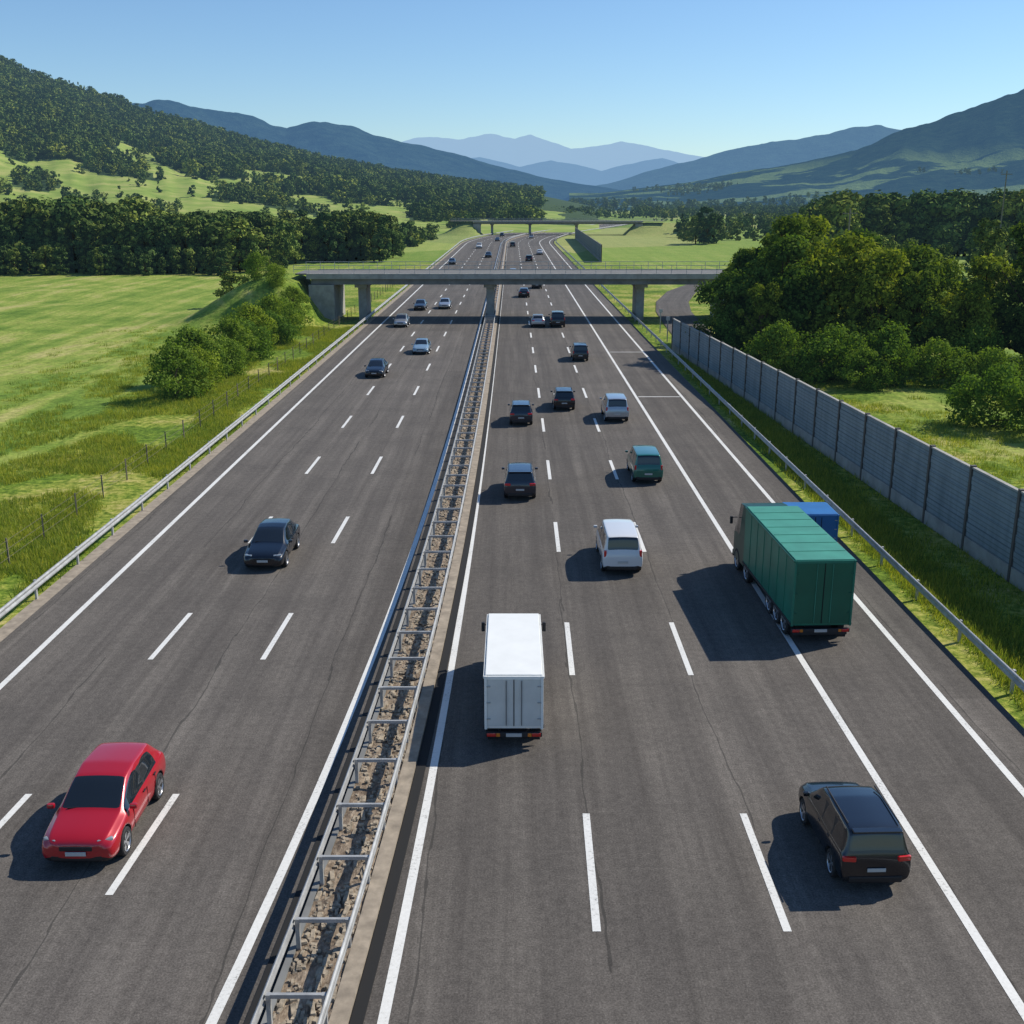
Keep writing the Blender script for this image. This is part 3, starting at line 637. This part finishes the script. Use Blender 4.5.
def wheelmesh(r,wd):
    if (r,wd) in wc: return wc[(r,wd)]
    v=[];f=[];mi=[];n=30
    pr=[(-wd/2,r*.62),(-wd/2,r*.93),(-wd*.38,r),(wd*.38,r),(wd/2,r*.93),(wd/2,r*.70),(wd*.40,r*.66),(wd*.36,r*.15)]
    for i in range(n):
        a=2*pi*i/n
        for x,q in pr: v.append((x,q*cos(a),q*sin(a)))
    m=len(pr)
    for i in range(n):
        for j in range(m-1):
            f.append((i*m+j,((i+1)%n)*m+j,((i+1)%n)*m+j+1,i*m+j+1)); mi.append(0 if j<5 else (1 if (i//3)%2==0 or j==5 else 0))
    f.append(tuple(i*m+m-1 for i in range(n))); mi.append(1); f.append(tuple(i*m for i in range(n))[::-1]); mi.append(0)
    me=bpy.data.meshes.new('wheel'); me.from_pydata(v,[],f); me.materials.append(rubber); me.materials.append(rimm); me.polygons.foreach_set('material_index',mi); wc[(r,wd)]=me; return me
def wheel(par,x,y,r,wd=.22):
    o=bpy.data.objects.new('wheel',wheelmesh(r,wd)); o.location=(x,y,r); 
    if x<0: o.rotation_euler=(0,0,pi)
    link(o,par)
def car(name,kind,paintm,x,y_near,facing,sc=.95,rz=0,ls=1.0):
    me,wy,wr_,q=KIND[kind]; L=q['f']*sc*ls+.05
    yc=y_near+L
    e=empty(name,(x+c(yc),yc,.008),(pi if facing<0 else 0)+rz,(sc,sc*ls,sc))
    b=bpy.data.objects.new('body',me); link(b,e); b.material_slots[0].link='OBJECT'; b.material_slots[0].material=paintm
    for yy in wy:
        for s in (-1,1): wheel(e,s*.78,yy,wr_)
    f_,r_=q['f'],q['r']
    for s in (-1,1):
        part(e,'headlight',(.36,.22,.12),(s*.59,f_-.19,q['hz']+.01),headl,.045,(0,0,-s*.40))
        part(e,'fog_light',(.14,.08,.09),(s*.66,f_-.10,.40),blacktrim,.02,(0,0,-s*.3))
        if kind=='van': part(e,'tail_light',(.12,.14,.36),(s*.78,r_+.05,q['tz_']),redl,.035)
        elif kind=='suv': part(e,'tail_light',(.34,.18,.14),(s*.68,r_+.03,q['tz_']-.03),redl,.04,(0,0,s*.12)); part(e,'roof_rail',(.03,1.9,.04),(s*.64,-.7,1.69),blacktrim,.012)
        else: part(e,'tail_light',(.34,.16,.13),(s*.62,r_+.05,q['tz_']-.03),redl,.04,(0,0,s*.28))
        part(e,'wing_mirror',(.18,.11,.12),(s*.96,q['my'],q['mz']),paintm,.04)
    if kind=='suv': part(e,'roof_spoiler',(1.22,.22,.05),(0,-1.95,1.635),paintm,.02)
    part(e,'grille',(.74,.07,.11),(0,f_+.02,q['hz']-.10),blacktrim,.02)
    part(e,'lower_grille',(1.15,.10,.15),(0,f_-.01,.35),blacktrim,.03)
    part(e,'number_plate',(.46,.02,.10),(0,f_+.07,.48),platem,.005)
    part(e,'number_plate',(.46,.02,.10),(0,r_-.075,.66),platem,.005)
    part(e,'rear_bumper_trim',(1.35,.14,.18),(0,r_+.0,.38),blacktrim,.04)
    for s in (-1,1):
        part(e,'door_handle',(.03,.16,.03),(s*.885,-.15,q['tz_']-.04),blacktrim,.008); part(e,'door_handle',(.03,.16,.03),(s*.885,-.95,q['tz_']-.02),blacktrim,.008)
        for yy in (.66,-.345,-.98): part(e,'door_gap',(.012,.014,.50),(s*.880,yy,.58),arch,0)
    part(e,'windscreen_wiper',(.55,.02,.02),(.25,q['my']+.10,q['mz']+.02),blacktrim,0,(0,0,.15))
    return e
def box_truck(name,x,y_rear,Wd,Lc,H,cabL,m_side,m_roof,m_door,m_cab,floor=.62,big=False,cabH=None,rz=0,gap=None):
    tot=Lc+cabL; e=empty(name,(x+c(y_rear),y_rear,.008),rz); gap=gap or arch
    cH=H-floor; cabH=cabH or H*.86
    part(e,'cargo_box',(Wd,Lc,cH-.06),(0,Lc/2,floor+cH/2-.03),m_side,.03)
    part(e,'cargo_roof',(Wd-.05,Lc-.05,.06),(0,Lc/2,H-.03),m_roof,.02)
    if big:
        for i in range(1,7): part(e,'roof_bow',(Wd-.12,.05,.02),(0,Lc*i/7,H+.005),m_roof,.006)
    for s in (-1,1):
        part(e,'roof_rail',(.05,Lc+.02,.06),(s*(Wd/2+.004),Lc/2,H-.07),m_door,.01)
        part(e,'side_rail',(.05,Lc,.09),(s*(Wd/2+.003),Lc/2,floor+.06),chassis,.01)
        n=max(3,int(Lc/.9))
        for i in range(1,n): part(e,'side_rib',(.02,.04,cH-.2),(s*(Wd/2+.006),Lc*i/n,floor+cH/2-.01),m_side,.004)
        part(e,'rear_post',(.07,.06,cH-.02),(s*(Wd/2-.035),-.022,floor+cH/2-.01),m_side,.01)
        part(e,'rear_door',(Wd/2-.085,.04,cH-.20),(s*(Wd/4-.030),-.018,floor+cH/2-.01),m_door,.012)
        part(e,'lock_bar',(.018,.03,cH-.26),(s*.13*Wd,-.055,floor+cH/2-.01),gap if not big else m_roof,.006)
        for z in (.2,.5,.8): part(e,'door_hinge',(.10,.03,.03),(s*(Wd/2-.11),-.052,floor+cH*z),steel if not big else m_door,.006)
        part(e,'tail_light',(.24,.07,.10),(s*(Wd/2-.18),-.03,floor-.16),redl,.015); part(e,'indicator_lamp',(.10,.07,.10),(s*(Wd/2-.36),-.03,floor-.16),amber,.01)
        part(e,'mud_flap',(.28,.02,.32),(s*(Wd/2-.22),.18,.30),rubber,.004)
    part(e,'door_gap',(.022,.03,cH-.22),(0,-.03,floor+cH/2-.01),gap,0)
    part(e,'door_header',(Wd-.15,.05,.09),(0,-.02,H-.07),m_side,.01)
    part(e,'rear_bumper',(Wd-.06,.10,.13),(0,.0,floor-.16),chassis,.015); part(e,'under_run_bar',(Wd-.2,.07,.10),(0,.03,.34),chassis,.02)
    part(e,'number_plate',(.42,.02,.10),(0,-.062,floor-.16),platem,.003)
    part(e,'chassis_frame',(Wd*.45,tot-.5,.18),(0,tot/2,floor-.12),chassis,.02)
    r=.40 if not big else .44
    ws=[.85,tot-.75] if not big else [.9,1.85,2.8,tot-2.2,tot-.7]
    if tot<4: ws=[.6,tot-.6]
    for yy in ws:
        for s in (-1,1): wheel(e,s*(Wd/2-.16),yy,r,.26)
    y0=Lc+.10; z0=.42
    rows=[(y0,z0,Wd/2-.05,cabH*.56,cabH-.02,Wd/2-.16),(y0+cabL*.45,z0,Wd/2-.04,cabH*.56,cabH,Wd/2-.15),(y0+cabL*.72,z0,Wd/2-.04,cabH*.55,cabH-.06,Wd/2-.17),(y0+cabL*.93,z0,Wd/2-.05,cabH*.53,cabH*.60,Wd/2-.12),(y0+cabL,z0+.04,Wd/2-.10,cabH*.42,cabH*.50,Wd/2-.2)]
    v=[];f=[];mi=[]
    for y,zz,ww,zb,zt,wr2 in rows: v+=[(-ww,y,zz),(-ww,y,zb),(-wr2,y,zt),(wr2,y,zt),(ww,y,zb),(ww,y,zz)]
    for i in range(4):
        for j in range(6):
            f.append((i*6+j,i*6+(j+1)%6,(i+1)*6+(j+1)%6,(i+1)*6+j)); mi.append(1 if (i==2 and j==2) or (j in(1,3) and i in(1,2)) else 0)
    f.append((0,1,2,3,4,5)); mi.append(0); f.append((29,28,27,26,25,24)); mi.append(0)
    o=mkobj('cab',v,f,[m_cab,glassm],e,midx=mi); bm=bmesh.new(); bm.from_mesh(o.data); bmesh.ops.recalc_face_normals(bm,faces=bm.faces); bm.to_mesh(o.data); bm.free()
    b=o.modifiers.new('b','BEVEL'); b.width=.04; b.segments=2
    for s in (-1,1):
        part(e,'mirror_arm',(.26,.03,.03),(s*(Wd/2+.06),y0+cabL*.75,cabH*.76),chassis,.005); part(e,'wing_mirror',(.11,.09,.30),(s*(Wd/2+.17),y0+cabL*.75,cabH*.72),chassis,.02)
        part(e,'headlight',(.26,.08,.15),(s*(Wd/2-.28),y0+cabL-.02,.72),headl,.02)
    part(e,'front_bumper',(Wd-.12,.18,.26),(0,y0+cabL-.02,.46),chassis,.04)
    return e
# right carriageway
box_truck('box_truck',0.05,26.6,1.56,4.5,2.1,1.2,box_white,box_white,box_white_d,P_white,floor=.55,cabH=1.75,gap=doorgap_w)
box_truck('freight_truck',10.15,33.8,2.0,6.5,2.9,1.8,box_green,box_green_r,box_green_d,simple('cab_green',(.01,.06,.045),.35),floor=.62,big=True,cabH=2.7,rz=.04)
box_truck('light_truck',12.35,43.0,1.9,1.9,1.8,1.2,box_blue,box_blue,box_blue,P_blue,floor=.55,cabH=1.4)
car('suv_car','suv',P_black,7.6,20.2,1,.85,rz=.03,ls=.93)
car('minivan','van',P_white,4.3,40.5,1,.88)
car('suv_car','suv',P_blue,.39,51.6,1,.88)
car('minivan','van',P_teal,7.0,54.8,1,.86)
car('suv_car','suv',P_blue,.59,70.0,1,.84)
car('suv_car','suv',P_black,3.63,75.3,1,.84)
car('minivan','van',P_silver,6.9,71.1,1,.88)
car('minivan','van',P_black,6.2,99.5,1,.82)
car('hatchback_car','hatch',P_silver,3.0,127,1,.92)
car('minivan','van',P_black,5.26,127,1,.95)
car('sedan_car','sedan',P_black,1.8,167,1,.95); car('sedan_car','sedan',P_grey,4.1,184,1,.95)
car('sedan_car','sedan',P_silver,0.2,215,1); car('suv_car','suv',P_black,4.0,265,1); car('sedan_car','sedan',P_white,7.4,300,1); car('suv_car','suv',P_grey,.2,350,1); car('suv_car','suv',P_white,4,430,1)
# left carriageway
car('hatchback_car','hatch',P_red,-9.45,20.9,-1,.97,ls=.97)
car('sedan_car','sedan',P_black,-9.8,41.0,-1,.93,ls=.95)
car('sedan_car','sedan',P_black,-11.3,89.7,-1,.9)
car('sedan_car','sedan',P_sky,-8.66,104,-1,.88)
car('hatchback_car','hatch',P_silver,-12.8,127,-1,.9); car('sedan_car','sedan',P_grey,-12.2,147,-1,.9); car('sedan_car','sedan',P_silver,-9.07,149,-1,.9)
car('sedan_car','sedan',P_black,-13.6,254,-1); car('hatchback_car','hatch',P_black,-6,285,-1); car('suv_car','suv',P_white,-9.9,340,-1); car('sedan_car','sedan',P_black,-6,400,-1); car('suv_car','suv',P_black,-9.9,450,-1)
polem=simple('pole_wood',(.2,.18,.15),.8)
for x,y,h in ((86,200,19),(44.5,150,13)):
    e=empty('utility_pole',(x,y,0)); v=[];f=[]; tube(v,f,(0,0,0),(0,0,h),.16,.10,8); boxv(v,f,0,0,h-.6,2.0,.12,.12); mkobj('mast',v,f,[polem],e)
for x,y in ((16.3,122),(16.0,114)):
    e=empty('marker_post',(x,y,0)); part(e,'mast',(.10,.10,2.6),(0,0,1.3),steel,.02); part(e,'plate',(.4,.05,.4),(0,-.09,2.4),platem,.02)
# ------------------------------------------------------------------ light, sky, camera
SUN_EL=42; SUN_AZ=64
W=bpy.data.worlds.new('World'); S.world=W; W.use_nodes=True; nt=W.node_tree; bg=nt.nodes['Background']
sky=nt.nodes.new('ShaderNodeTexSky'); sky.sky_type='NISHITA'; sky.sun_disc=False; sky.sun_elevation=radians(SUN_EL); sky.sun_rotation=radians(SUN_AZ); sky.air_density=1.0; sky.dust_density=.2; sky.ozone_density=3.0; sky.altitude=300
mx=nt.nodes.new('ShaderNodeMix'); mx.data_type='RGBA'; mx.blend_type='MULTIPLY'; mx.inputs[0].default_value=1; mx.inputs[7].default_value=(.82,.98,1.12,1)
nt.links.new(sky.outputs[0],mx.inputs[6]); nt.links.new(mx.outputs[2],bg.inputs[0]); bg.inputs[1].default_value=.115
sd=bpy.data.lights.new('sun','SUN'); sd.energy=5.0; sd.angle=radians(.5); sd.color=(1,.94,.83); so=link(bpy.data.objects.new('sun',sd))
d=Vector((sin(radians(SUN_AZ))*cos(radians(SUN_EL)),cos(radians(SUN_AZ))*cos(radians(SUN_EL)),sin(radians(SUN_EL)))); so.rotation_euler=d.to_track_quat('Z','Y').to_euler(); so.location=(60,60,80)
cd=bpy.data.cameras.new('camera'); cd.sensor_width=36; cd.lens=1100/1024*36; cd.clip_end=30000; cd.clip_start=.5
co=link(bpy.data.objects.new('camera',cd)); co.location=(0,0,14.1); co.rotation_euler=(radians(90-15.84),0,0); S.camera=co
S.view_settings.view_transform='Standard'; S.view_settings.look='None'; S.view_settings.exposure=0
print('objects',len(bpy.data.objects))
